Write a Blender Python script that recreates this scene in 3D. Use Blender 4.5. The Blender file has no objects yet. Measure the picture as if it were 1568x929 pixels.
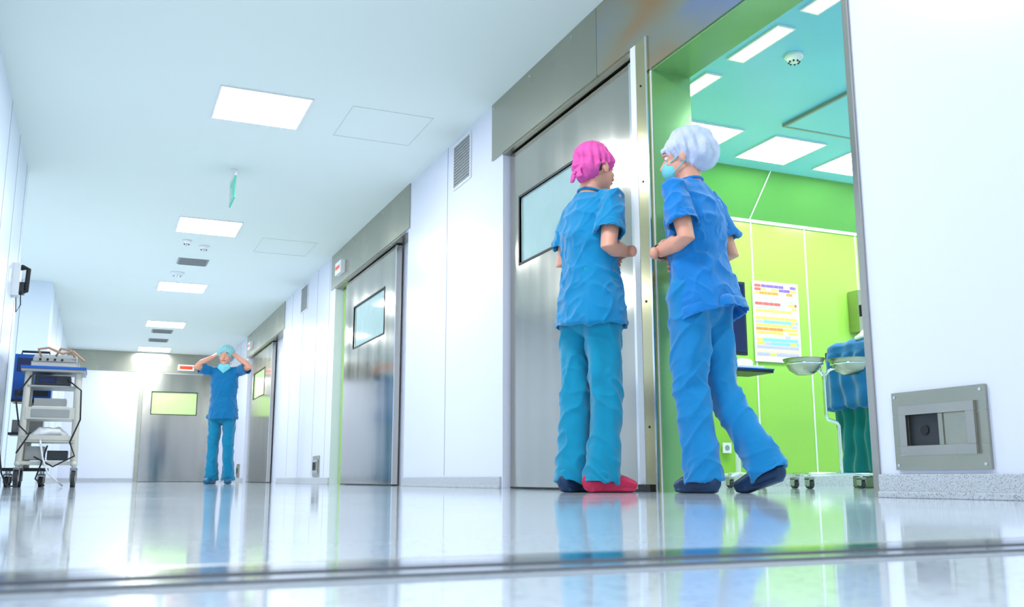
import bpy, bmesh, math
from mathutils import Vector, Matrix, noise
scene = bpy.context.scene
V = Vector

# ------------------------------------------------------------------ materials
def lin(c):
    o = []
    for v in c:
        v /= 255.0
        o.append(v/12.92 if v <= 0.04045 else ((v+0.055)/1.055)**2.4)
    return (o[0], o[1], o[2], 1.0)

def mat(name, rgb, rough=0.5, metal=0.0, var=0.0, vscale=8.0, vstretch=(1,1,1), bump=0.0, bscale=40.0,
        emit=0.0, ecol=None, rvar=0.0, spec=0.5, speck=None, coat=0.0, sheen=0.0, ior=1.45, ramp=None):
    m = bpy.data.materials.new(name); m.use_nodes = True
    nt = m.node_tree; b = nt.nodes['Principled BSDF']
    base = lin(rgb)
    b.inputs['Base Color'].default_value = base
    b.inputs['Roughness'].default_value = rough
    b.inputs['Metallic'].default_value = metal
    b.inputs['IOR'].default_value = ior
    b.inputs['Specular IOR Level'].default_value = spec
    b.inputs['Coat Weight'].default_value = coat
    b.inputs['Sheen Weight'].default_value = sheen
    if emit > 0:
        b.inputs['Emission Color'].default_value = lin(ecol or rgb)
        b.inputs['Emission Strength'].default_value = emit
    if emit > 5: return m
    tc = nt.nodes.new('ShaderNodeTexCoord')
    mp = nt.nodes.new('ShaderNodeMapping'); mp.inputs['Scale'].default_value = vstretch
    nt.links.new(tc.outputs['Object'], mp.inputs['Vector'])
    nz = nt.nodes.new('ShaderNodeTexNoise'); nz.inputs['Scale'].default_value = vscale
    nz.inputs['Detail'].default_value = 2
    nt.links.new(mp.outputs['Vector'], nz.inputs['Vector'])
    if ramp:
        cr = nt.nodes.new('ShaderNodeValToRGB'); el = cr.color_ramp.elements
        el[0].position=ramp[0][0]; el[0].color=lin(ramp[0][1]); el[1].position=ramp[-1][0]; el[1].color=lin(ramp[-1][1])
        for p,c in ramp[1:-1]:
            x=el.new(p); x.color=lin(c)
        nt.links.new(nz.outputs['Fac'], cr.inputs[0]); nt.links.new(cr.outputs[0], b.inputs['Base Color'])
    elif var > 0:
        mx = nt.nodes.new('ShaderNodeMix'); mx.data_type = 'RGBA'
        mx.inputs[6].default_value = tuple(max(0, c*(1-var)) for c in base[:3])+(1,)
        mx.inputs[7].default_value = tuple(min(1, c*(1+var)) for c in base[:3])+(1,)
        nt.links.new(nz.outputs['Fac'], mx.inputs[0])
        out = mx.outputs[2]
        if speck:
            vz = nt.nodes.new('ShaderNodeTexNoise'); vz.inputs['Scale'].default_value = speck[1]; vz.inputs['Detail'].default_value = 2
            nt.links.new(tc.outputs['Object'], vz.inputs['Vector'])
            cr = nt.nodes.new('ShaderNodeValToRGB'); cr.color_ramp.elements[0].position = 0.56; cr.color_ramp.elements[1].position = 0.64
            nt.links.new(vz.outputs['Fac'], cr.inputs[0])
            m2 = nt.nodes.new('ShaderNodeMix'); m2.data_type = 'RGBA'
            nt.links.new(cr.outputs[0], m2.inputs[0]); nt.links.new(out, m2.inputs[6])
            m2.inputs[7].default_value = lin(speck[0]); out = m2.outputs[2]
        nt.links.new(out, b.inputs['Base Color'])
    if rvar > 0:
        mr = nt.nodes.new('ShaderNodeMapRange')
        mr.inputs['To Min'].default_value = max(0.02, rough-rvar); mr.inputs['To Max'].default_value = rough+rvar
        nt.links.new(nz.outputs['Fac'], mr.inputs['Value']); nt.links.new(mr.outputs[0], b.inputs['Roughness'])
    if bump > 0:
        bz = nt.nodes.new('ShaderNodeTexNoise'); bz.inputs['Scale'].default_value = bscale; bz.inputs['Detail'].default_value = 2
        nt.links.new(mp.outputs['Vector'], bz.inputs['Vector'])
        bp = nt.nodes.new('ShaderNodeBump'); bp.inputs['Strength'].default_value = bump; bp.inputs['Distance'].default_value = 0.01
        nt.links.new(bz.outputs['Fac'], bp.inputs['Height']); nt.links.new(bp.outputs[0], b.inputs['Normal'])
    return m

M = {}
M['wall'] = mat('wall_white_laminate', (228,231,245), 0.28, var=0.02, vscale=1.2, spec=0.4)
M['wall_l'] = mat('wall_left_white', (222,233,246), 0.32, var=0.02, vscale=1.2)
M['ceil'] = mat('ceiling_mint_white', (231,241,236), 0.7, var=0.015, vscale=1)
M['seam'] = mat('panel_seam_grey', (150,158,176), 0.6, var=0.05)
M['seamc'] = mat('ceiling_seam_grey', (214,222,220), 0.6, var=0.05)
M['floor'] = mat('floor_vinyl_glossy', (218,228,236), 0.07, var=0.07, vscale=2.5, rvar=0.03, speck=((192,202,212), 90), spec=0.6)
M['plinth'] = mat('plinth_terrazzo', (196,200,204), 0.4, var=0.1, vscale=60, speck=((120,124,130), 260))
M['steel'] = mat('brushed_steel', (184,180,170), 0.14, 1.0, var=0.14, vscale=5, vstretch=(1,1,0.12), rvar=0.07)
M['steelh'] = mat('header_steel', (172,171,156), 0.26, 1.0, var=0.10, vscale=2, rvar=0.06)
M['steel_sheen'] = mat('header_steel_painted_sheen', (180,175,160), 0.24, 1.0, vscale=0.9, vstretch=(1,1,2.4), ramp=((.34,(192,156,118)),(.45,(176,171,154)),(.53,(174,175,168)),(.61,(156,168,200)),(.72,(176,164,192))))  # orange and blue-violet reflections painted into the steel colour by a noise ramp
M['steel_y'] = mat('post_steel', (196,188,148), 0.16, 1.0, var=0.20, vscale=3)
M['chrome'] = mat('polished_steel', (225,228,230), 0.12, 1.0, var=0.03)
M['dark'] = mat('black_rubber', (22,24,26), 0.5, var=0.2)
M['lime'] = mat('lime_glass_panel', (150,202,80), 0.14, var=0.12, vscale=0.9, spec=0.6)
M['limed'] = mat('green_upper_panel', (92,160,76), 0.2, var=0.10, vscale=1)
M['limep'] = mat('pale_green_lining', (128,176,116), 0.18, 0.4, var=0.15, vscale=3)
M['orceil'] = mat('or_ceiling_cyan', (128,202,238), 0.3, var=0.2, vscale=0.8)
M['white'] = mat('white_plastic', (238,240,242), 0.35, var=0.02)
M['grey'] = mat('grey_grille', (150,156,160), 0.5, var=0.05)
M['lamp'] = mat('lamp_diffuser', (255,255,255), 0.5, emit=16.0, ecol=(248,252,255))
M['lampor'] = mat('or_lamp_diffuser', (255,255,255), 0.5, emit=13.0, ecol=(240,250,255))
M['glasst'] = mat('window_teal_glass', (176,208,206), 0.05, var=0.08, spec=1.0, coat=0.8)
M['glassg'] = mat('window_green_glass', (180,215,140), 0.08, var=0.08, emit=0.1, ecol=(190,225,150))
M['red'] = mat('sign_red', (215,60,30), 0.4, var=.02, emit=0.25)
M['exitg'] = mat('exit_sign_green', (60,195,160), 0.3, var=0.08, emit=0.08)
M['skin'] = mat('skin', (222,158,134), 0.5, var=0.08, vscale=12)
M['hair'] = mat('dark_hair', (70,52,46), 0.5, var=0.3, vscale=40)
M['eye'] = mat('eye_white', (235,235,235), 0.2, var=0.02)
M['iris'] = mat('iris_brown', (45,30,22), 0.2, var=0.1)
M['lip'] = mat('lip', (190,100,95), 0.45, var=0.08)
M['mask'] = mat('surgical_mask', (120,205,215), 0.7, var=0.08)
def fabric(n, c): return mat(n, c, 0.8, var=0.13, vscale=9, bump=0.10, bscale=70, sheen=0.3, spec=0.2)
M['tun1'] = fabric('scrub_tunic_cyan_blue', (4,130,182))
M['tro1'] = fabric('scrub_trousers_cyan', (6,140,176))
M['tun2'] = fabric('scrub_tunic_blue', (16,120,196))
M['tro2'] = fabric('scrub_trousers_blue', (18,128,190))
M['tun3'] = fabric('scrub_tunic_petrol', (0,108,160))
M['tro3'] = fabric('scrub_trousers_petrol', (0,122,160))
M['pink'] = mat('pink_cap', (224,84,166), 0.7, var=0.25, vscale=30, bump=0.2, bscale=60)
M['bouf'] = mat('pale_blue_bouffant_cap', (196,204,228), 0.75, var=0.08, vscale=25, bump=0.3, bscale=60)
M['cap3'] = mat('pale_teal_cap', (140,195,198), 0.75, var=0.08, vscale=25, bump=0.2)
M['clogp'] = mat('pink_red_clog', (206,34,80), 0.4, var=0.08)
M['clogb'] = mat('navy_clog', (14,50,88), 0.45, var=0.1)
M['clogt'] = mat('teal_clog', (20,90,124), 0.45, var=0.1)
M['drape'] = fabric('drape_blue', (0,96,156))
M['drape2'] = fabric('drape_teal', (0,112,118))
M['beige'] = mat('trolley_white_beige', (206,204,192), 0.4, var=0.05)
M['tgrey'] = mat('trolley_grey', (156,158,156), 0.4, var=0.05)
M['dgrey'] = mat('device_dark_grey', (46,50,54), 0.4, var=0.1)
M['blue'] = mat('device_blue', (20,90,180), 0.35, var=0.1)
M['orange'] = mat('tan_hose', (186,146,122), 0.5, var=0.1)
M['navy'] = mat('monitor_screen_navy', (14,30,78), 0.12, var=0.2, emit=0.05)
M['paper'] = mat('poster_paper', (226,230,242), 0.4, var=0.02)

# ------------------------------------------------------------------ mesh builder
class MB:
    def __init__(s): s.v=[]; s.f=[]; s.m=[]; s.mats=[]
    def mi(s, m):
        m = M[m] if isinstance(m,str) else m
        if m not in s.mats: s.mats.append(m)
        return s.mats.index(m)
    def box(s, x0,x1,y0,y1,z0,z1, m='white'):
        k=len(s.v); i=s.mi(m)
        s.v += [V(p) for p in [(x0,y0,z0),(x1,y0,z0),(x1,y1,z0),(x0,y1,z0),(x0,y0,z1),(x1,y0,z1),(x1,y1,z1),(x0,y1,z1)]]
        for f in [(0,3,2,1),(4,5,6,7),(0,1,5,4),(1,2,6,5),(2,3,7,6),(3,0,4,7)]:
            s.f.append(tuple(k+a for a in f)); s.m.append(i)
        return s
    def rings(s, rings, m, closed_caps=True):
        i=s.mi(m); n=len(rings[0]); k=len(s.v)
        for r in rings: s.v += r
        for a in range(len(rings)-1):
            for b in range(n):
                c=(b+1)%n
                s.f.append((k+a*n+b, k+a*n+c, k+(a+1)*n+c, k+(a+1)*n+b)); s.m.append(i)
        if closed_caps:
            s.f.append(tuple(k+b for b in reversed(range(n)))); s.m.append(i)
            e=k+(len(rings)-1)*n
            s.f.append(tuple(e+b for b in range(n))); s.m.append(i)
    def tube(s, path, radii, m='white', side=None, caps=('round','round'), n=20):
        P=[V(p) for p in path]
        R=[(r,r) if not isinstance(r,(tuple,list)) else r for r in radii]
        if len(R)==1: R=R*len(P)
        fr=[]; prev=None
        for i,p in enumerate(P):
            t=(P[min(i+1,len(P)-1)]-P[max(i-1,0)]).normalized()
            sd = V(side) if side is not None else (prev if prev is not None else (V((0,1,0)) if abs(t.y)<0.8 else V((1,0,0))))
            sd = (sd - t*sd.dot(t))
            if sd.length<1e-4: sd=V((1,0,0))-t*t.x
            sd.normalize(); prev=sd
            fr.append((p,sd,t.cross(sd),t))
        def ring(p,a,b,ra,rb): return [p + a*(ra*math.cos(2*math.pi*j/n)) + b*(rb*math.sin(2*math.pi*j/n)) for j in range(n)]
        def cap(i,sgn,kind):
            p,a,b,t=fr[i]; ra,rb=R[i]; rm=min(ra,rb); out=[]
            if kind=='round':
                for q in (0.35,0.65,0.88,0.99):
                    sc=math.sqrt(max(0,1-q*q)); out.append(ring(p+t*(sgn*rm*q),a,b,ra*sc,rb*sc))
            elif kind=='hem':
                d=0.012
                out.append(ring(p,a,b,ra-d,rb-d)); out.append(ring(p-t*sgn*0.05,a,b,ra-d*1.2,rb-d*1.2))
            return out
        c0=cap(0,-1,caps[0]); c0.reverse()
        rings=c0+[ring(p,a,b,R[i][0],R[i][1]) for i,(p,a,b,t) in enumerate(fr)]+cap(len(P)-1,1,caps[1])
        s.rings(rings,m)
        return s
    def ell(s, c, r, m='white', rot=None, nu=24, nv=14):
        c=V(c); rings=[]
        for j in range(nv+1):
            th=math.pi*(0.02+0.96*j/nv)
            rr=[]
            for i in range(nu):
                ph=2*math.pi*i/nu
                p=V((r[0]*math.sin(th)*math.cos(ph), r[1]*math.sin(th)*math.sin(ph), -r[2]*math.cos(th)))
                if rot is not None: p=rot@p
                rr.append(c+p)
            rings.append(rr)
        s.rings(rings,m)
        return s
    def cyl(s, p0,p1,r, m='white', r1=None, n=20):
        return s.tube([p0,p1],[r, r if r1 is None else r1],m,caps=('flat','flat'),n=n)
    def mesh(s, name):
        me=bpy.data.meshes.new(name); me.from_pydata([tuple(v) for v in s.v],[],s.f)
        for m in s.mats: me.materials.append(m)
        for p,i in zip(me.polygons,s.m): p.material_index=i
        me.update(); return me
    def obj(s, name, parent=None, smooth=False, bevel=0.0, loc=None, rotz=0):
        o=bpy.data.objects.new(name,s.mesh(name)); scene.collection.objects.link(o)
        if smooth:
            for p in o.data.polygons: p.use_smooth=True
            try: o.data.set_sharp_from_angle(angle=math.radians(40))
            except Exception: pass
        if bevel>0:
            b=o.modifiers.new('bevel','BEVEL'); b.width=bevel; b.segments=2; b.limit_method='ANGLE'
        if parent is not None: o.parent=parent
        if loc is not None: o.location=loc
        o.rotation_euler[2]=rotz
        return o

def empty(name, loc=(0,0,0), rotz=0):
    e=bpy.data.objects.new(name,None); scene.collection.objects.link(e)
    e.location=loc; e.rotation_euler[2]=rotz; e.empty_display_size=0.1
    return e

# ------------------------------------------------------------------ room shell
H=2.65; W=2.38; WB=2.60; YE=21.0; Y0=-1.5; XL=-0.73
b=MB(); b.box(-2.6,WB,Y0-0.1,YE+0.15,-0.1,0,'floor'); b.box(WB,7.1,0.9,6.4,-0.1,0,'floor'); b.obj('floor')
b=MB(); b.box(-2.6,WB,Y0-0.1,YE+0.15,H,H+0.1,'ceil'); b.obj('ceiling')
b=MB(); b.box(WB,7.1,0.9,6.4,2.52,2.62,'orceil'); b.obj('ceiling_operating_room')
b=MB()
RX0=2.50
b.box(W,WB,Y0,2.453,0,H,'wall'); b.box(W,WB,2.453,3.78,2.06,H,'wall'); b.box(W,WB,3.78,3.96,0,H,'wall')
def rec(y0,y1):
    b.box(RX0,WB,y0,y1,0,2.24,'wall'); b.box(W,WB,y0,y1,2.24,H,'wall')
rec(3.96,5.68); b.box(W,WB,5.68,7.85,0,H,'wall'); rec(7.85,10.7); b.box(W,WB,10.7,14.1,0,H,'wall'); rec(14.1,17.7); b.box(W,WB,17.7,YE,0,H,'wall')
b.obj('wall_right')
b=MB(); b.box(XL-0.15,XL,Y0,8.82,0,H,'wall_l'); b.box(XL-0.15-1.6,XL-0.15,8.67,8.82,0,H,'wall_l')
b.box(-2.6,-2.5,8.82,13.8,0,H,'wall_l'); b.box(-2.5,XL,13.8,13.95,0,H,'wall_l'); b.box(XL-0.15,XL,13.95,YE,0,H,'wall_l'); b.obj('wall_left')
b=MB(); b.box(XL-0.15,WB,YE,YE+0.15,0,H,'wall'); b.obj('wall_back')
b=MB(); b.box(XL-0.15,WB,Y0-0.1,Y0,0,H,'wall'); b.obj('wall_front')
# operating room walls
b=MB(); b.box(WB,7.1,6.25,6.4,0.10,2.18,'lime'); b.box(WB,7.1,6.24,6.4,0,0.10,'plinth')
b.box(WB,7.1,6.235,6.252,2.165,2.19,'white')
for x in (3.6,4.2,4.86,5.42,5.98,6.54): b.box(x-.006,x+.006,6.245,6.25,0.1,2.17,'white')
i=b.mi('limed'); k=len(b.v)
b.v+=[V(p) for p in [(WB,6.25,2.18),(7.1,6.25,2.18),(7.1,5.94,2.52),(WB,5.94,2.52),(WB,6.4,2.52),(7.1,6.4,2.52),(WB,6.4,2.18),(7.1,6.4,2.18)]]
for f in [(0,1,2,3),(3,2,5,4),(4,5,7,6),(6,7,1,0),(0,3,4,6),(1,7,5,2)]: b.f.append(tuple(k+a for a in f)); b.m.append(i)
i=b.mi('white')
for x in (3.7,4.84,6.0):
    k=len(b.v); b.v+=[V(p) for p in [(x,6.247,2.18),(x+.012,6.247,2.18),(x+.012,5.937,2.519),(x,5.937,2.519)]]; b.f.append((k,k+1,k+2,k+3)); b.m.append(i)
b.obj('wall_operating_room_back')
b=MB(); b.box(7.0,7.1,0.9,6.25,0,2.52,'white'); b.obj('wall_operating_room_side')
b=MB(); b.box(WB,7.0,0.9,1.0,0,2.52,'white'); b.obj('wall_operating_room_front')
b=MB(); b.box(WB,WB+.012,3.79,6.23,0.10,2.5,'lime'); b.box(WB,WB+.012,1.0,2.44,0.10,2.5,'lime'); b.obj('wall_operating_room_inner')

b=MB()
for y in (6.81,11.0,11.7,12.6,13.4,18.8,19.9): b.box(W-.0015,W,y-.004,y+.004,0.085,H,'seam')
b.obj('trim_1')
b=MB()
for y in (2.0,5.1,6.0,7.1,7.83,8.6,14.6,16,18.0): b.box(XL,XL+.0015,y-.005,y+.005,0.08,H,'seam')
b.box(-1.6,-1.59,13.797,13.8,0.08,H,'seam'); b.box(-1.1,-1.094,13.797,13.8,0.08,H,'seam')
b.obj('trim_2')
def hatch(x0,x1,y0,y1,nm):
    b=MB(); t=.005
    b.box(x0,x1,y0,y0+t,H-.003,H,'seamc'); b.box(x0,x1,y1-t,y1,H-.003,H,'seamc'); b.box(x0,x0+t,y0+t,y1-t,H-.003,H,'seamc'); b.box(x1-t,x1,y0+t,y1-t,H-.003,H,'seamc')
    b.obj(nm)
for a in ((1.47,2.07,6.25,6.88),(1.47,2.07,10.3,11.0)): hatch(*a,'ceiling_access_hatch')
b=MB()
for y0,y1 in ((Y0,2.44),(5.70,7.85),(10.7,14.1),(17.7,YE)):
    b.box(W-.014,W,y0,y1,0,.075,'plinth'); b.box(W-.02,W-.014,y0,y1,0,.02,'plinth')
b.obj('baseboard_right',bevel=0.004)
b=MB(); b.box(XL,XL+.014,Y0,8.82,0,.075,'plinth'); b.box(XL,XL+.014,13.8,YE,0,.075,'plinth'); b.obj('baseboard_left')
b=MB(); b.box(XL,0.66,YE-.014,YE,0,.075,'plinth'); b.obj('baseboard_back')
b=MB()
for y0,y1,m,z in ((.560,.566,'grey',.001),(.588,.592,'dark',.001),(.592,.606,'chrome',.002),(.614,.624,'dark',.0012),(.624,.638,'chrome',.0035),(.638,.650,'dark',.0012),(.650,.680,'chrome',.003),(.680,.690,'dark',.0012),(.690,.704,'steelh',.002),(.704,.710,'dark',.001)):
    b.box(XL+.016,W-.022,y0,y1,0,z,m)
b.obj('floor_threshold_rail')

def frame(y0,y1,zb=2.24):
    b=MB(); b.box(W-.010,W-.0005,y0,y1,zb,H-.001,'steelh')
    b.box(W-.012,W-.010,y0,y1,zb,zb+.012,'steelh')
    b.box(W-.0005,RX0,y0+.17,y1-.17,zb-.012,zb-.0005,'steelh')
    y=y0+.3
    while y<y1:
        b.cyl((W-.013,y,H-.04),(W-.010,y,H-.04),.006,'chrome',n=8); y+=.6
    return b
b=frame(4.32,5.86)
b.box(W-.010,W-.0005,3.79,4.317,2.24,H-.001,'steel_sheen'); b.box(W-.0005,RX0,3.97,4.49,2.228,2.2395,'steelh')
b.box(W-.010,W-.0005,2.453,3.79,2.06,H-.001,'steel_sheen')
b.box(W-.014,W-.0005,3.79,3.90,0,2.24,'steel_y'); b.box(W-.020,W-.014,3.79,3.805,0,2.24,'chrome')
b.box(W-.014,W-.0005,3.905,3.955,0,2.24,'white')
b.box(W-.0005,WB,3.768,3.779,0.0,2.05,'limep'); b.box(W-.0005,WB,2.464,3.768,2.05,2.0595,'limep')
b.box(W-.012,WB,2.4535,2.464,0,2.0595,'steel')
b.box(W-.012,W-.0005,2.44,2.4535,0,H-.001,'steel')
for z in (.3,.9,1.5,2.0): b.cyl((W-.017,3.86,z),(W-.014,3.86,z),.006,'dark',n=8)
b.box(W-.03,W-.014,3.84,3.95,.001,.035,'dark')
b.obj('door_frame')
frame(7.80,10.9).obj('door_frame')
frame(14.0,17.9).obj('door_frame')
b=MB(); b.box(XL+.002,W-.03,YE-.012,YE-.0005,2.24,H-.001,'steelh'); b.box(0.66,0.74,YE-.02,YE-.0005,0,2.24,'steelh'); b.box(2.2,2.28,YE-.02,YE-.0005,0,2.24,'steelh'); b.obj('door_frame')

def leaf(y0,y1,wy0,wy1,wz0,wz1,glass,x0=2.425):
    b=MB()
    x1=x0+.05
    b.box(x0,x1,y0,y1,.012,wz0,'steel'); b.box(x0,x1,y0,y1,wz1,2.215,'steel')
    b.box(x0,x1,y0,wy0,wz0,wz1,'steel'); b.box(x0,x1,wy1,y1,wz0,wz1,'steel')
    b.box(x0+.012,x1-.012,wy0,wy1,wz0,wz1,glass)
    t=.014
    b.box(x0-.004,x0+.01,wy0-t,wy1+t,wz1,wz1+t,'dark'); b.box(x0-.004,x0+.01,wy0-t,wy1+t,wz0-t,wz0,'dark')
    b.box(x0-.004,x0+.01,wy0-t,wy0,wz0,wz1,'dark'); b.box(x0-.004,x0+.01,wy1,wy1+t,wz0,wz1,'dark')
    b.box(x0-.002,x1,y0,y1,.003,.012,'dark')
    b.box(x0-.006,x0,y0,y0+.025,.012,2.215,'chrome')
    return b
leaf(4.04,5.655,4.62,5.50,1.44,1.88,'glasst').obj('door_1')
leaf(8.35,10.35,8.75,9.95,1.44,1.88,'glasst').obj('door_2')
b=MB(); b.box(2.478,2.499,10.35,10.69,.0,2.22,'lime'); b.obj('trim_3')
leaf(15.3,17.6,16.0,17.2,1.44,1.88,'glassg').obj('door_3')
b=MB()
y0,y1=YE-.055,YE-.022
b.box(.745,2.195,y0,y1,.01,1.38,'steel'); b.box(.745,2.195,y0,y1,1.83,2.22,'steel'); b.box(.745,.92,y0,y1,1.38,1.83,'steel'); b.box(1.80,2.195,y0,y1,1.38,1.83,'steel')
b.box(.92,1.80,y0+.01,y1,1.38,1.83,'glassg')
for q in ((.905,1.815,1.83,1.845),(.905,1.815,1.365,1.38),(.905,.92,1.38,1.83),(1.80,1.815,1.38,1.83)): b.box(q[0],q[1],y0-.004,y0+.01,q[2],q[3],'dark')
b.obj('door_4')

for y in (10.35,17.3):
    e=empty('door_warning_light',(W-.0105,y,2.40))
    b=MB(); b.box(-.05,0,-.14,.14,-.07,.07,'white'); b.box(-.054,-.05,-.12,.12,-.05,.05,'white'); b.box(-.056,-.054,-.10,.10,-.02,.02,'red'); b.obj('housing',e,bevel=.004)
e=empty('door_warning_light',(1.55,YE-.0125,2.36)); b=MB(); b.box(-.16,.16,-.05,0,-.06,.06,'white'); b.box(-.13,.13,-.053,-.05,-.035,.035,'red'); b.obj('housing',e)

# ------------------------------------------------------------------ luminaires
def lamp(x0,x1,y0,y1,z=H,m='lamp'):
    e=empty('ceiling_light_panel',((x0+x1)/2,(y0+y1)/2,z)); a=(x1-x0)/2; c=(y1-y0)/2
    b=MB(); t=.012
    b.box(-a-t,a+t,-c-t,-c,-.010,-.0005,'white'); b.box(-a-t,a+t,c,c+t,-.010,-.0005,'white'); b.box(-a-t,-a,-c,c,-.010,-.0005,'white'); b.box(a,a+t,-c,c,-.010,-.0005,'white')
    b.obj('frame',e)
    b=MB(); i=b.mi(m); b.v+=[V((-a,-c,-.008)),V((a,-c,-.008)),V((a,c,-.008)),V((-a,c,-.008))]; b.f.append((0,3,2,1)); b.m.append(i); b.obj('diffuser',e)
for y in (-0.7,2.77,6.25,9.75,13.2,16.65,20.1): lamp(.58,1.18,y,y+.6)
lamp(-1.9,-1.3,11,11.6)  # added panel, put in only to light the left recess
for x,y in ((3.62,5.27),(4.37,5.27),(5.12,5.27),(5.9,5.27),(3.62,2.2),(5.2,2.2)): lamp(x,x+.45,y,y+.48,2.52,'lampor')  # far-right and front panels are unseen, added to brighten the operating room
for y0,y1 in ((3.25,3.68),(3.88,4.33),(4.56,5.0)): lamp(3.27,3.37,y0,y1,2.52,'lampor')
b=MB(); b.box(4.28,6.0,3.2,5.05,-.02+2.52,2.5195,'orceil')
for q in ((4.26,6.02,3.18,3.2),(4.26,6.02,5.05,5.07),(4.26,4.28,3.2,5.05),(6.0,6.02,3.2,5.05)): b.box(*q,2.497,2.5195,'grey')
b.obj('laminar_flow_panel')

def detector(x,y,z,r=.055):
    e=empty('smoke_detector',(x,y,z)); b=MB()
    b.cyl((0,0,-.015),(0,0,-.0005),r,'white'); b.tube([(0,0,-.045),(0,0,-.038),(0,0,-.015)],[r*.45,r*.7,r*.85],'white',caps=('flat','flat'))
    for k in range(8):
        a=k*math.pi/4; b.box(math.cos(a)*r*.55-.004,math.cos(a)*r*.55+.004,math.sin(a)*r*.55-.004,math.sin(a)*r*.55+.004,-.05,-.03,'dgrey')
    b.obj('sensor_body',e,smooth=True)
detector(3.6,4.15,2.52); detector(.72,10.75,H,.05); detector(.92,10.95,H,.06); detector(.75,12.55,H,.09)
def grille(name,x0,x1,y0,y1):
    e=empty(name,((x0+x1)/2,(y0+y1)/2,H)); a=(x1-x0)/2; c=(y1-y0)/2; b=MB()
    b.box(-a,a,-c,c,-.006,-.0005,'grey')
    n=6
    for k in range(n): yy=-c+.02+(2*c-.04)*k/(n-1); b.box(-a+.02,a-.02,yy-.006,yy+.006,-.014,-.006,'tgrey')
    b.obj('louvres',e)
grille('ceiling_air_vent',.70,1.05,11.65,12.0); grille('ceiling_air_vent',.70,1.05,17.6,18.0); grille('ceiling_air_vent',.70,1.05,18.8,19.2)
for y0,y1 in ((6.28,6.66),(12.3,12.75)):
    e=empty('wall_air_vent',(W-.0005,(y0+y1)/2,2.43)); c=(y1-y0)/2; b=MB()
    b.box(-.012,0,-c,c,-.18,-.165,'white'); b.box(-.012,0,-c,c,.165,.18,'white'); b.box(-.012,0,-c,-c+.015,-.165,.165,'white'); b.box(-.012,0,c-.015,c,-.165,.165,'white')
    b.box(-.004,0,-c+.015,c-.015,-.165,.165,'grey')
    for k in range(14): z=-.155+.31*k/13; b.box(-.010,-.004,-c+.015,c-.015,z-.005,z+.005,'tgrey')
    b.obj('louvres',e)
e=empty('exit_sign',(.88,8.04,H)); b=MB()
b.cyl((0,0,-.06),(0,0,-.001),.006,'white',n=10); b.cyl((0,-.0,-.07),(0,0,-.06),.012,'white',n=10); b.cyl((0,0,-.012),(0,0,-.001),.03,'white')
b.box(-.012,.012,-.17,.17,-.10,-.07,'white'); b.box(-.005,.005,-.17,.17,-.29,-.10,'exitg')
for sx in (-.0065,.005):
    b.box(sx,sx+.0015,-.05,.02,-.25,-.23,'paper'); b.box(sx,sx+.0015,-.02,.0,-.23,-.16,'paper'); b.box(sx,sx+.0015,.06,.12,-.26,-.14,'paper')
b.obj('sign_plate',e)

def airbox(yc,z0,z1,w):
    e=empty('wall_exhaust_grille',(W-.0005,yc,(z0+z1)/2)); h=(z1-z0)/2; a=w/2; b=MB()
    ih=h-.075; ia=a-.065
    for q in ((-a,a,ih,h),(-a,a,-h,-ih),(-a,-ia,-ih,ih),(ia,a,-ih,ih)): b.box(-.012,0,q[0],q[1],q[2],q[3],'steelh')
    th=h-.045; ta=a-.035
    for q in ((-ta,ta,ih,th),(-ta,ta,-th,-ih),(-ta,-ia,-ih,ih),(ia,ta,-ih,ih)): b.box(-.024,-.012,q[0],q[1],q[2],q[3],'steel')
    b.box(-.004,-.001,-ia,ia,-ih,ih,'dgrey')
    b.box(-.010,-.004,-ia*.15,ia*.0,-ih,ih,'steelh'); b.box(-.006,-.004,-ia,-ia*.15,-ih,ih,'steelh'); b.cyl((-.008,ia*.5,0),(-.003,ia*.5,0),.016,'dark')
    for sy in (-1,1):
        for sz in (-1,1): b.cyl((-.016,sy*(a-.015),sz*(h-.015)),(-.012,sy*(a-.015),sz*(h-.015)),.005,'chrome',n=10)
    b.obj('grille_body',e,bevel=.0015)
airbox(2.18,.088,.335,.36); airbox(11.4,.085,.33,.36); airbox(18.3,.085,.33,.36)

e=empty('wall_telephone',(XL+.0005,8.37,1.62)); b=MB()
b.box(0,.05,-.07,.07,-.13,.13,'white'); b.box(.05,.085,-.05,.05,-.11,-.02,'dgrey')
b.tube([(.06,-.03,-.1),(.10,-.03,-.09),(.105,-.03,.09),(.06,-.03,.1)],[.022,.018,.018,.024],'dark')
b.tube([(.06,-.03,-.1),(.07,-.03,-.2),(.04,-.02,-.26),(.03,0,-.14)],[.004],'dark',n=8)
b.obj('handset_and_cradle',e,smooth=True)

# ------------------------------------------------------------------ remesh helper
def remeshed(mb, voxel, smooth_it=4, disp=None):
    me=mb.mesh('tmp'); o=bpy.data.objects.new('tmp',me); scene.collection.objects.link(o)
    r=o.modifiers.new('r','REMESH'); r.mode='VOXEL'; r.voxel_size=voxel; r.adaptivity=0
    s=o.modifiers.new('s','SMOOTH'); s.iterations=smooth_it; s.factor=0.5
    dg=bpy.context.evaluated_depsgraph_get(); ev=o.evaluated_get(dg)
    nm=bpy.data.meshes.new_from_object(ev)
    bpy.data.objects.remove(o); bpy.data.meshes.remove(me)
    if disp:
        ns=[v.normal.copy() for v in nm.vertices]
        for v,n in zip(nm.vertices,ns): v.co = v.co + n*disp(v.co,n)
    return nm
def meshobj(name, meshes, material, parent):
    bm=bmesh.new()
    for me in meshes: bm.from_mesh(me)
    me=bpy.data.meshes.new(name); bm.to_mesh(me); bm.free()
    me.materials.clear(); me.materials.append(M[material])
    for p in me.polygons: p.use_smooth=True; p.material_index=0
    o=bpy.data.objects.new(name,me); scene.collection.objects.link(o); o.parent=parent
    return o

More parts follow.
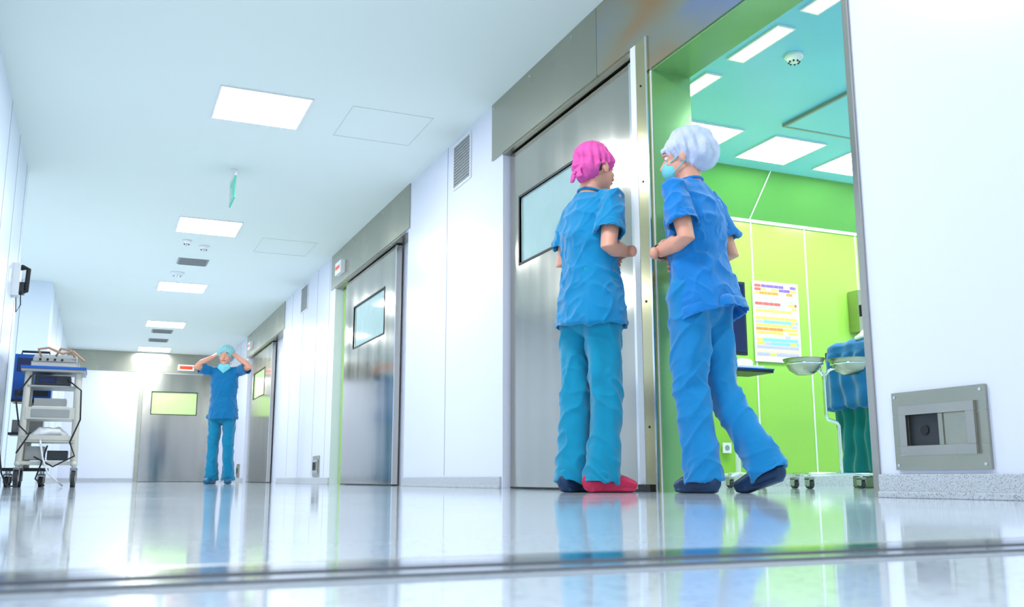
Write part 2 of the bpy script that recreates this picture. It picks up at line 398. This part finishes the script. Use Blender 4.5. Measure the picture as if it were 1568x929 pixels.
def hand(wrist, d, n, left, curl=0.5):
    d=V(d).normalized(); n=V(n); n=(n-d*n.dot(d)).normalized(); s=d.cross(n)
    if left: s=-s
    b=MB(); w=V(wrist)
    b.tube([w-d*.05,w,w+d*.03,w+d*.07,w+d*.088],[(.028,.021),(.027,.019),(.034,.016),(.042,.014),(.038,.011)],'skin',side=s,n=16)
    L=[(.027,.040,.026,.020),(.009,.045,.029,.022),(-.0095,.041,.027,.021),(-.0275,.032,.021,.018)]
    for off,a,c,e_ in L:
        p=w+d*.078+s*off; ang=curl*.5
        pts=[p]
        for ln in (a,c,e_):
            dd=d*math.cos(ang)+n*math.sin(ang); p=p+dd*ln+s*off*.06; pts.append(p); ang+=curl
        b.tube(pts,[.0092,.0085,.0078,.0065],'skin',n=12)
    p=w+d*.025+s*.026
    td=(d*.65+s*.65+n*.35).normalized(); p1=p+td*.04; td2=(d*.9+s*.25+n*.4).normalized(); p2=p1+td2*.03; p3=p2+td2*.022
    b.tube([w+d*.012+s*.012,p,p1,p2,p3],[.013,.014,.0105,.0095,.0075],'skin',n=12)
    return remeshed(b,.0026,2)

def human(name, base, rot, J, C, voxel=.005, seed=0, headyaw=0, headpitch=0, cap='bouffant', mask=None, watch=False, scale=1.0):
    e=empty(name,(base[0],base[1],0),rot); e.scale=(scale,)*3
    g=lambda k: V(J[k])
    hipc=g('hip'); ch=g('chest'); nk=g('neck'); hd=g('head')
    ya=V((0,1,0))
    shL,shR=g('shL'),g('shR')
    sdir=(shL-shR).normalized()
    HR=Matrix.Rotation(headyaw,3,'Z')@Matrix.Rotation(headpitch,3,'Y')
    hp=lambda x,y,z: hd+HR@V((x,y,z))
    b=MB()
    b.tube([hipc+V((0,0,-.02)),hipc+V((0,0,.10)),hipc.lerp(ch,.5),ch,nk+V((0,0,-.07)),nk+V((0,0,-.01))],[(.15,.10),(.14,.10),(.12,.09),(.145,.10),(.13,.07),(.06,.05)],'skin',side=sdir)
    b.tube([nk+V((-.005,0,-.05)),nk+V((0,0,.03)),hd+V((-.01,0,-.05))],[.060,.051,.053],'skin')
    b.ell(hp(-.005,0,.02),(.096,.076,.096),'skin',HR); b.ell(hp(.022,0,-.035),(.072,.061,.085),'skin',HR)
    b.ell(hp(.06,0,-.095),(.030,.030,.022),'skin',HR)
    b.tube([hp(.088,0,.012),hp(.103,0,-.012),hp(.113,0,-.032)],[.008,.010,.014],'skin',n=12)
    b.ell(hp(.092,0,-.060),(.010,.026,.010),'skin',HR)
    b.tube([hp(.083,-.045,.022),hp(.094,-.02,.026),hp(.094,.02,.026),hp(.083,.045,.022)],[.007,.009,.009,.007],'skin',n=10)
    for sy in (-1,1):
        b.ell(hp(-.005,sy*.078,-.012),(.018,.008,.031),'skin',HR)
        b.ell(hp(.065,sy*.038,-.03),(.02,.02,.02),'skin',HR)
    for sd in ('L','R'):
        s_,el,wr=g('sh'+sd),g('el'+sd),g('wr'+sd)
        b.tube([s_,s_.lerp(el,.4),el,el.lerp(wr,.35),wr],[.050,.045,.038,.040,.027],'skin')
        h_,kn,an=g('hi'+sd),g('kn'+sd),g('an'+sd)
        b.tube([h_,h_.lerp(kn,.4),kn,kn.lerp(an,.35),an],[.080,.070,.050,.050,.036],'skin')
    parts=[remeshed(b,voxel,3)]
    for sd in ('L','R'):
        parts.append(hand(g('wr'+sd),J['hd'+sd],J['hn'+sd],sd=='L',J.get('curl',.55)))
    meshobj('body',parts,'skin',e)
    if watch:
        el,wr=g('elL'),g('wrL'); d=(wr-el).normalized(); c=wr-d*.015
        a1=d.cross(V((0,0,1))).normalized(); a2=d.cross(a1); b=MB()
        b.tube([c+a1*(.031*math.cos(2*math.pi*i/20))+a2*(.028*math.sin(2*math.pi*i/20)) for i in range(21)],[(.005,.005)],'dark',n=8)
        b.ell(c+a2*-.03,(.014,.014,.006),'dark'); b.obj('wristwatch',e,smooth=True)
    S=V((seed*3.1,seed*1.7,seed*.9))
    def ftun(co,n):
        a=noise.noise(V((co.x*9,co.y*9,co.z*2.2))+S); c=noise.noise(V((co.x*20+co.z*10,co.y*20-co.z*9,co.z*10))+S*2)
        r=1-abs(noise.noise(V((co.x*8+co.z*6,co.y*8-co.z*3,co.z*5-co.x*4))+S*3))*2.4
        low=max(0,min(1,(1.32-co.z)/.45))
        r2=1-abs(noise.noise(V((co.x*14-co.z*8,co.y*14+co.z*6,co.z*9))+S*4))*2.8
        return .016*a*(.15+low)+.003*c+.009*max(0,r)**2+.006*max(0,r2)**2-.006
    b=MB()
    hm=J.get('hem',.80)
    flare=J.get('flare',(0,0))
    b.tube([V((hipc.x+flare[0],hipc.y+flare[1],hm)),V((hipc.x+flare[0]*.5,hipc.y+flare[1]*.5,hm+.12)),hipc.lerp(ch,.45),ch,ch.lerp(nk,.45),ch.lerp(nk,.74),ch.lerp(nk,.9),nk],
           [(.194,.160),(.180,.145),(.154,.120),(.170,.125),(.165,.110),(.130,.088),(.088,.070),(.064,.060)],C['tun'],side=sdir,caps=('hem','flat'),n=36)
    for sd in ('L','R'):
        s_,el=g('sh'+sd),g('el'+sd)
        b.tube([s_.lerp(nk,.75)+V((0,0,-.035)),s_.lerp(nk,.38)+V((0,0,-.018)),s_,s_.lerp(el,.30),s_.lerp(el,.72)],[.045,.055,.058,.066,.076],C['tun'],caps=('round','hem'),n=24)
    meshobj('tunic',[remeshed(b,voxel*1.05,4,ftun)],C['tun'],e)
    b=MB(); k=18; ring=[]
    for i in range(k+1):
        a=2*math.pi*i/k; ring.append(nk+V((.060*math.cos(a)+.004,.062*math.sin(a),.004-.014*math.cos(a))))
    b.tube(ring,[.007],C['tun'],n=8); b.obj('collar',e,smooth=True)
    zR={sd:J.get('rise'+sd,0) for sd in ('L','R')}
    def ftro(co,n):
        a=noise.noise(V((co.x*13,co.y*13,co.z*2.0))+S)
        r=1-abs(noise.noise(V((co.x*8+co.z*5,co.y*8+co.z*4,co.z*5+co.x*6))+S*3))*2.4
        hemw=max(0,min(1,(.26-co.z)/.20)); knw=math.exp(-((co.z-.48)/.12)**2)
        h=1-abs(noise.noise(V((co.x*10+co.z*7,co.y*10-co.z*4,co.z*12))+S*5))*2.4
        return .015*a+.010*max(0,r)**2+(.008*hemw+.006*knw)*max(0,h)**2-.006
    b=MB()
    b.tube([hipc+V((0,0,-.07)),hipc+V((0,0,.0)),hipc+V((0,0,.10))],[(.145,.12),(.168,.132),(.150,.12)],C['tro'],side=sdir)
    for sd in ('L','R'):
        h_,kn,an=g('hi'+sd),g('kn'+sd),g('an'+sd)
        an2=V((an.x,an.y,.045+zR[sd]*.8))
        b.tube([h_+V((0,0,.02)),h_.lerp(kn,.45),kn,kn.lerp(an2,.5),an2],[(.094,.115),(.080,.096),(.069,.078),(.070,.078),(.076,.092)],C['tro'],side=(0,1,0),caps=('round','hem'),n=28)
    meshobj('trousers',[remeshed(b,voxel*1.05,4,ftro)],C['tro'],e)
    for sd in ('L','R'):
        an=g('an'+sd); fx=J.get('foot'+sd,0); fr=Matrix.Rotation(fx,3,'Z')
        sm=C.get('shoe'+sd,C['shoe']); pit=Matrix.Rotation(zR[sd]/.17,3,'Y'); piv=V((.11,0,0))
        b=MB(); q=lambda x,y,z: V((an.x,an.y,0))+fr@(piv+pit@(V((x,y,z))-piv))
        q2=lambda x,y,z: V((an.x,an.y,0))+fr@V((x,y,z))
        b.tube([q(-.06,0,.045),q(-.02,0,.05),q(.05,0,.048),q(.11,0,.040),q2(.150,0,.032)],[(.034,.042),(.040,.048),(.044,.044),(.048,.036),(.040,.028)],sm,side=fr@ya)
        b.tube([q(-.055,0,.012),q(0,0,.012),q(.06,0,.012),q(.11,0,.012),q2(.150,0,.012)],[(.036,.012),(.040,.012),(.038,.012),(.048,.012),(.040,.012)],sm,side=fr@ya)
        meshobj('shoe_'+sd.lower(),[remeshed(b,.005,3)],sm,e)
    b=MB()
    for sy in (-1,1):
        b.ell(hp(.079,sy*.031,.004),(.012,.014,.009),'eye',HR,12,8); b.ell(hp(.0875,sy*.031,.004),(.005,.006,.006),'iris',HR,10,6)
        b.tube([hp(.088,sy*.014,.028),hp(.093,sy*.03,.034),hp(.08,sy*.05,.028)],[.0035,.004,.002],'hair',n=8)
    b.tube([hp(.094,-.022,-.062),hp(.102,0,-.060),hp(.094,.022,-.062)],[.003,.006,.003],'lip',n=8)
    b.obj('eyes_brows_lips',e,smooth=True)
    b=MB(); b.ell(hp(-.020,0,.014),(.083,.0772,.076),'hair',HR); b.obj('hair',e,smooth=True)
    b=MB()
    def fcap(co,n):
        l=HR.transposed()@(co-hd); a=math.atan2(l.y,l.x)
        return .006*math.sin(a*17+l.z*20+seed)*(.4+max(0,1-abs(l.z-.02)/.05))+.010*noise.noise(co*20+S)
    if cap=='bouffant':
        b.ell(hp(-.028,0,.050),(.120,.104,.098),C['cap'],HR@Matrix.Rotation(.35,3,'Y')); b.ell(hp(-.072,0,.012),(.090,.092,.092),C['cap'],HR)
    else:
        b.ell(hp(-.014,0,.040),(.106,.088,.088),C['cap'],HR@Matrix.Rotation(.25,3,'Y')); b.ell(hp(-.062,0,-.010),(.062,.074,.072),C['cap'],HR)
        b.tube([hp(-.10,0,-.01),hp(-.135,.02,-.05),hp(-.13,.03,-.09)],[(.02,.006),(.016,.004),(.014,.004)],C['cap'])
        b.tube([hp(-.10,0,-.01),hp(-.14,-.02,-.04),hp(-.135,-.03,-.075)],[(.02,.006),(.016,.004),(.014,.004)],C['cap'])
        b.ell(hp(-.126,0,-.008),(.018,.02,.014),C['cap'],HR)
    ring=[]
    for i in range(25):
        a=2*math.pi*i/24; x=.097*math.cos(a)-.006; ring.append(hp(x,.082*math.sin(a),.012+.035*math.cos(a)))
    b.tube(ring,[.0085],C['cap'],n=8)
    meshobj('surgical_cap',[remeshed(b,.005,2,fcap)],C['cap'],e)
    if mask=='on':
        b=MB(); b.ell(hp(.062,0,-.052),(.056,.056,.056),'mask',HR); meshobj('face_mask',[remeshed(b,.005,2)],'mask',e)
        b=MB()
        for sy in (-1,1):
            b.tube([hp(.07,sy*.052,-.03),hp(.03,sy*.070,-.015),hp(-.015,sy*.082,.01)],[.0025],'mask',n=6); b.tube([hp(.06,sy*.052,-.08),hp(.02,sy*.068,-.06),hp(-.015,sy*.08,-.035)],[.0025],'mask',n=6)
        b.obj('mask_ties',e)
    elif mask=='neck':
        b=MB(); b.tube([nk+V((.075,-.06,.01)),nk+V((.10,0,-.03)),nk+V((.075,.06,.01))],[(.035,.010),(.055,.014),(.035,.010)],'mask',side=(0,0,1)); b.tube([nk+V((.075,.06,.02)),nk+V((-.02,.075,.05)),nk+V((-.06,0,.06)),nk+V((-.02,-.075,.05)),nk+V((.075,-.06,.02))],[.003],'mask',n=6)
        b.obj('face_mask',e,smooth=True)
    return e

TH=math.radians(23.3)
J1=dict(hip=(0,0,.90),chest=(0.0,0,1.22),neck=(.005,0,1.42),head=(.035,-.01,1.555),
  shL=(.03,.150,1.355),shR=(0,-.155,1.36),elL=(.0,.19,1.10),elR=(-.075,-.195,1.11),wrL=(.16,.07,1.14),wrR=(.12,-.125,1.13),
  hiL=(0,.080,.86),hiR=(0,-.080,.86),knL=(-.02,.08,.47),knR=(.01,-.08,.47),anL=(-.05,.085,.09),anR=(-.02,-.07,.09),
  hdL=(.1,-.95,-.2),hnL=(-.95,-.1,-.2),hdR=(.2,.95,.15),hnR=(-.9,.2,-.2),hem=.765,footR=-.35,footL=.1)
human('nurse_in_pink_cap',(2.065,3.86),math.radians(40)-TH,J1,dict(tun='tun1',tro='tro1',shoe='clogp',shoeL='clogb',cap='pink'),seed=1,cap='tie',mask=None,scale=.985)
J2=dict(hip=(-.005,0,.90),chest=(0.0,0,1.22),neck=(.022,0,1.41),head=(.045,0,1.54),
  shL=(.015,.16,1.345),shR=(.005,-.16,1.345),elL=(-.055,.19,1.10),elR=(-.07,-.20,1.09),wrL=(.13,.135,1.07),wrR=(.13,-.13,1.05),
  hiL=(0,.080,.86),hiR=(-.01,-.080,.86),knL=(.03,.055,.47),knR=(-.05,-.09,.46),anL=(-.02,.05,.09),anR=(-.25,-.115,.13),
  hdL=(.25,-.9,.2),hnL=(-.9,-.2,-.1),hdR=(.3,.9,.0),hnR=(-.9,.2,-.2),hem=.77,flare=(-.055,-.02),footL=-.35,footR=-.1,riseR=.05)
human('nurse_in_white_cap',(2.406,3.482),math.radians(140)-TH,J2,dict(tun='tun2',tro='tro2',shoe='clogb',cap='bouf'),seed=2,headyaw=.30,headpitch=.12,cap='bouffant',mask='on',watch=True,scale=.985)
J3=dict(hip=(0,0,.90),chest=(0.0,0,1.22),neck=(.0,0,1.42),head=(.02,0,1.555),
  shL=(0,.165,1.37),shR=(0,-.165,1.37),elL=(.14,.33,1.42),elR=(.14,-.33,1.42),wrL=(.05,.16,1.535),wrR=(.05,-.16,1.535),
  hiL=(0,.085,.86),hiR=(0,-.085,.86),knL=(.02,.09,.47),knR=(.015,-.09,.47),anL=(-.02,.10,.09),anR=(-.02,-.095,.09),
  hdL=(-.3,-.65,.55),hnL=(-.7,-.7,-.3),hdR=(-.3,.65,.55),hnR=(-.7,.7,-.3),hem=.78,curl=.4,footL=.2,footR=-.2)
human('nurse_adjusting_cap',(1.36,12.16),math.radians(-85)-TH,J3,dict(tun='tun3',tro='tro3',shoe='clogt',cap='cap3'),seed=3,voxel=.008,cap='bouffant',mask='neck')

# ------------------------------------------------------------------ equipment trolley (left)
e=empty('medical_equipment_trolley',(-.36,8.1,0))
def caster(b,x,y,r=.055,m='dgrey'):
    b.cyl((x-.014,y,r),(x+.014,y,r),r,m,n=28); b.cyl((x-.017,y,r),(x+.017,y,r),r*.45,'beige',n=20)
    b.box(x-.022,x-.017,y-.02,y+.02,r*.7,r*2+.01,'tgrey'); b.box(x+.017,x+.022,y-.02,y+.02,r*.7,r*2+.01,'tgrey'); b.box(x-.022,x+.022,y-.02,y+.02,r*2+.005,r*2+.02,'tgrey'); b.cyl((x,y,r*2+.02),(x,y,r*2+.045),.012,'chrome',n=12)
b=MB()
for x in (-.19,.19):
    for y in (-.17,.17): caster(b,x,y,.062,'dgrey')
b.obj('casters',e,smooth=True)
b=MB()
for x in (-.18,.18):
    b.tube([(x*1.05,-.20,.17),(x*1.05,.20,.17)],[.020],'beige')
    for y in (-.15,.15): b.tube([(x*1.03,y,.17),(x,y*.95,.35),(x*.94,y*.95,.86)],[(.020,.024)],'beige')
b.box(-.19,.19,-.17,.17,.165,.19,'beige'); b.obj('frame_posts',e,smooth=True)
b=MB()
b.box(-.18,.18,-.17,.17,.33,.345,'beige'); b.box(-.18,.18,-.175,-.168,.345,.38,'beige')
b.box(-.17,.17,-.165,.165,.50,.59,'beige'); b.box(-.13,.13,-.170,-.165,.515,.575,'tgrey')
b.box(-.17,.17,-.165,.165,.74,.755,'tgrey')
b.box(-.22,.22,-.20,.20,.855,.875,'tgrey'); b.box(-.225,.225,-.206,.206,.875,.895,'blue')
b.obj('shelves_and_drawer',e,bevel=.004)
b=MB()
b.box(-.16,.17,-.15,.15,.895,.935,'beige')
i=b.mi('tgrey'); k=len(b.v)
b.v+=[V(p) for p in [(-.15,-.16,.935),(.15,-.16,.935),(.15,.12,.935),(-.15,.12,.935),(-.15,-.14,.965),(.15,-.14,.965),(.15,.12,1.02),(-.15,.12,1.02)]]
for f in [(0,3,2,1),(4,5,6,7),(0,1,5,4),(1,2,6,5),(2,3,7,6),(3,0,4,7)]: b.f.append(tuple(k+a for a in f)); b.m.append(i)
for x in (-.1,-.05,0,.05): b.cyl((x,-.165,.95),(x,-.158,.95),.009,'dark',n=12)
b.box(-.12,.12,-.14,.1,.76,.83,'dgrey'); b.box(-.10,.02,-.145,-.14,.775,.815,'navy')
b.box(-.12,.10,-.12,.1,.60,.66,'tgrey'); b.box(-.13,.12,-.13,.12,.592,.60,'white')
b.box(-.15,-.02,-.13,.1,.20,.30,'tgrey'); b.box(.0,.14,-.12,.1,.20,.27,'dgrey')
b.obj('instruments',e,bevel=.004)
b=MB()
b.tube([(-.1,-.1,.98),(-.12,-.12,1.03),(-.05,-.15,1.04),(.05,-.14,1.0),(.12,-.16,1.02),(.2,-.18,.95)],[.009],'orange')
b.tube([(.0,0,1.0),(.03,-.05,1.05),(.1,-.06,1.04),(.14,-.02,.98)],[.008],'orange')
b.tube([(.1,-.17,.80),(.2,-.21,.72),(.21,-.21,.5),(.15,-.2,.33),(.19,-.19,.23),(.05,-.2,.15),(-.08,-.19,.22)],[.006],'dark',n=8)
b.tube([(-.15,-.17,.82),(-.24,-.2,.66),(-.2,-.2,.45),(-.13,-.19,.38),(-.2,-.2,.25)],[.006],'dark',n=8)
b.tube([(-.05,-.19,.34),(-.02,-.2,.2),(.02,-.2,.1),(.09,-.18,.04),(.12,-.1,.012)],[.007],'white',n=8)
b.tube([(-.0,-.19,.3),(-.03,-.2,.17),(-.06,-.2,.06),(.0,-.18,.012)],[.006],'dark',n=8)
b.obj('cables_and_hoses',e,smooth=True)
b=MB(); b.tube([(-.13,-.05,.36),(-.05,-.08,.40),(.06,-.06,.41),(.13,-.03,.37)],[(.06,.03),(.07,.045),(.07,.04),(.05,.025)],'white',side=(0,1,0))
meshobj('folded_cloth',[remeshed(b,.006,3,lambda co,n:.012*noise.noise(co*20))],'white',e)

e=empty('blue_monitor_cart',(-.55,8.56,0)); b=MB()
for x in (-.10,.14):
    for y in (-.12,.12): caster(b,x,y,.04)
b.box(-.14,.18,-.15,.15,.12,.145,'dgrey'); b.cyl((.02,0,.145),(.02,0,.66),.025,'tgrey'); b.box(-.12,.16,-.13,.13,.66,.68,'dgrey')
b.box(-.12,.16,-.12,.12,.68,1.04,'blue'); b.box(-.10,.14,-.125,-.12,.90,1.01,'navy'); b.box(-.10,.14,-.128,-.12,.71,.75,'dgrey'); b.box(-.12,.16,-.13,.13,.40,.42,'dgrey'); b.box(-.1,.12,-.1,.1,.42,.52,'tgrey')
b.tube([(-.08,0,1.04),(-.08,0,1.075),(.12,0,1.075),(.12,0,1.04)],[.010],'dgrey',n=10)
b.obj('cart_body',e,bevel=.003)
e=empty('power_cable',(0,0,0)); b=MB()
b.tube([(-.71,7.2,.42),(-.66,7.25,.40),(-.63,7.3,.30),(-.60,7.35,.1),(-.57,7.45,.012),(-.52,7.6,.009),(-.55,7.8,.009)],[.006],'dark',n=8); b.box(-.7295,-.705,7.17,7.23,.38,.46,'white'); b.obj('cable_and_socket',e,smooth=False)

# ------------------------------------------------------------------ operating room contents
e=empty('wall_chart_poster',(5.075,6.243,1.335)); b=MB()
b.box(-.235,.235,-.006,-.0005,-.335,.335,'paper')
def cm(n,c): return mat(n,c,.5,var=.03)
cols=[cm('ch_purple',(120,90,190)),cm('ch_lav',(185,175,222)),cm('ch_orange',(230,140,50)),cm('ch_yellow',(234,210,96)),cm('ch_cyan',(130,196,224)),cm('ch_red',(210,92,84)),cm('ch_cream',(236,216,176))]
import random; random.seed(4)
seq=[0,0,2,1,1,5,1,3,6,3,4,3,2,3,6,4,4,1,6,1]
for r,ci in enumerate(seq):
    z1=.31-r*.030; z0=z1-.024
    x=-.215
    if r in (0,1): b.box(-.215,-.15,-.0075,-.006,z0,z1,cols[5]); x=-.145
    while x<.21:
        w=random.choice((.05,.065,.08)); x1=min(.215,x+w)
        b.box(x,x1-.003,-.0075,-.006,z0,z1,cols[ci] if random.random()<.8 else cols[random.choice((1,3,6))]); x=x1
b.obj('printed_sheet',e)
e=empty('wall_socket',(4.52,6.239,.30)); b=MB(); b.box(-.04,.04,-.012,0,-.04,.04,'white'); b.cyl((0,-.014,0),(0,-.012,0),.022,'grey'); b.obj('plate',e,bevel=.002)
e=empty('steel_wall_cabinet',(6.1,6.243,1.47)); b=MB(); b.box(-.25,.25,-.12,0,-.18,.18,'steelh'); b.box(-.21,.21,-.125,-.12,-.14,.14,'glasst'); b.box(-.23,-.22,-.14,-.12,-.05,.05,'dark'); b.obj('cabinet_body',e,bevel=.004)
e=empty('computer_cart',(4.24,5.72,0)); b=MB()
for a in range(5):
    q=a*2*math.pi/5; b.tube([(0,0,.10),(.20*math.cos(q),.20*math.sin(q),.075)],[(.018,.012),(.014,.010)],'white'); caster(b,.20*math.cos(q),.20*math.sin(q),.027)
b.cyl((0,0,.09),(0,0,.82),.018,'white'); b.box(-.24,.24,-.15,.15,.82,.84,'dgrey'); b.box(-.245,.245,-.155,.155,.84,.85,'blue')
b.box(-.10,.18,-.12,-.02,.85,.87,'white'); b.box(-.18,-.05,-.02,.1,.85,.93,'white'); b.tube([(.03,-.04,.90),(.12,-.02,.90)],[.03],'white')
b.cyl((-.03,.08,.85),(-.03,.08,1.1),.015,'dgrey'); b.obj('cart_body',e,bevel=.002)
b=MB(); b.box(-.20,.17,.05,.08,.97,1.53,'dgrey'); b.box(-.185,.155,.046,.05,.99,1.51,'navy'); b.obj('monitor',e,bevel=.004)
e=empty('basin_stand',(4.36,4.86,0)); b=MB()
A=math.radians(-23.3)
ca,sa=math.cos(A),math.sin(A)
P=lambda r,f,z: (r*ca-f*sa, r*sa+f*ca, z)
for sx in (-1,1):
    for sy in (-1,1):
        x,y,_=P(sx*.22,sy*.16,0); caster(b,x,y,.026)
    b.tube([P(sx*.22,-.17,.09),P(sx*.22,.17,.09)],[.011],'chrome',n=12)
b.tube([P(-.22,0,.09),P(.22,0,.09)],[.012],'chrome',n=12)
b.tube([P(.04,0,.09),P(.04,0,.40),P(.03,0,.42),P(-.03,0,.44),P(-.04,0,.47),P(-.04,0,.74)],[.011],'chrome',n=12)
b.tube([P(-.04,0,.72),P(.0,0,.76),P(.04,0,.775)],[.009],'chrome',n=12); b.tube([P(-.04,0,.72),P(-.06,0,.75),P(-.08,0,.77)],[.009],'chrome',n=12)
def bowl(c):
    cx,cy,cz=c; n=36
    pr=[(.05,-.004),(.095,.026),(.121,.075),(.134,.096),(.134,.100),(.118,.098),(.112,.075),(.088,.032),(.05,.004),(.005,.003)]
    b.rings([[V((cx+r*math.cos(2*math.pi*i/n),cy+r*math.sin(2*math.pi*i/n),cz+z)) for i in range(n)] for r,z in pr],'steelh')
for r in (-.165,.135):
    x,y,_=P(r,0,0); bowl((x,y,.735))
    k=28; b.tube([(x+.118*math.cos(2*math.pi*i/k),y+.118*math.sin(2*math.pi*i/k),.80) for i in range(k+1)],[.006],'chrome',n=8)
b.tube([P(-.05,0,.74),P(-.05,0,.80)],[.007],'chrome',n=8)
b.obj('stand_frame',e,smooth=True)
e=empty('draped_operating_table',(5.18,5.10,0))
b=MB(); b.box(-.28,.28,-.2,.2,0,.08,'tgrey'); b.box(-.12,.12,-.10,.10,.08,.88,'chrome'); b.box(-.40,.40,-.27,.27,.88,.96,'dgrey'); b.obj('table_column',e,bevel=.01)
def fd(amp):
    def f(co,n):
        a=math.atan2(co.y,co.x)
        return amp*math.sin(a*19+3*noise.noise(co*3))*(1 if co.z<.93 else .2)+.02*noise.noise(co*7)
    return f
def ring_rect(hx,hy,z,n=48):
    out=[]
    for i in range(n):
        a=2*math.pi*i/n; c,s_=math.cos(a),math.sin(a); p=8
        k=(abs(c/hx)**p+abs(s_/hy)**p)**(-1/p); out.append(V((k*c,k*s_,z)))
    return out
b=MB(); b.rings([ring_rect(.44,.31,.55),ring_rect(.43,.30,.8),ring_rect(.42,.29,.99),ring_rect(.38,.25,1.02)],'drape')
meshobj('blue_drape',[remeshed(b,.012,2,fd(.014))],'drape',e)
b=MB(); b.rings([ring_rect(.36,.25,.10),ring_rect(.38,.26,.6)],'drape2'); meshobj('teal_under_drape',[remeshed(b,.012,2,fd(.018))],'drape2',e)
b=MB(); b.tube([(-.38,-.1,1.03),(-.25,-.05,1.07),(-.1,0,1.08),(.2,.05,1.05)],[(.06,.02),(.09,.035),(.10,.04),(.08,.02)],'white',side=(0,1,0)); meshobj('white_linen',[remeshed(b,.01,2,lambda co,n:.014*noise.noise(co*14))],'white',e)

# ------------------------------------------------------------------ world, camera
w=bpy.data.worlds.new('World'); scene.world=w; w.use_nodes=True
w.node_tree.nodes['Background'].inputs[0].default_value=(.9,.95,1,1); w.node_tree.nodes['Background'].inputs[1].default_value=.5
cam=bpy.data.cameras.new('camera'); co=bpy.data.objects.new('camera',cam); scene.collection.objects.link(co)
cam.sensor_width=36; cam.lens=33.29; cam.clip_start=.01; cam.clip_end=100
co.location=(0,0,.06); co.rotation_euler=(math.radians(90+10.49),0,-TH)
cam.dof.use_dof=True; cam.dof.focus_distance=5.0; cam.dof.aperture_fstop=9
scene.camera=co
scene.view_settings.view_transform='Standard'; scene.view_settings.look='None'; scene.view_settings.exposure=1.4
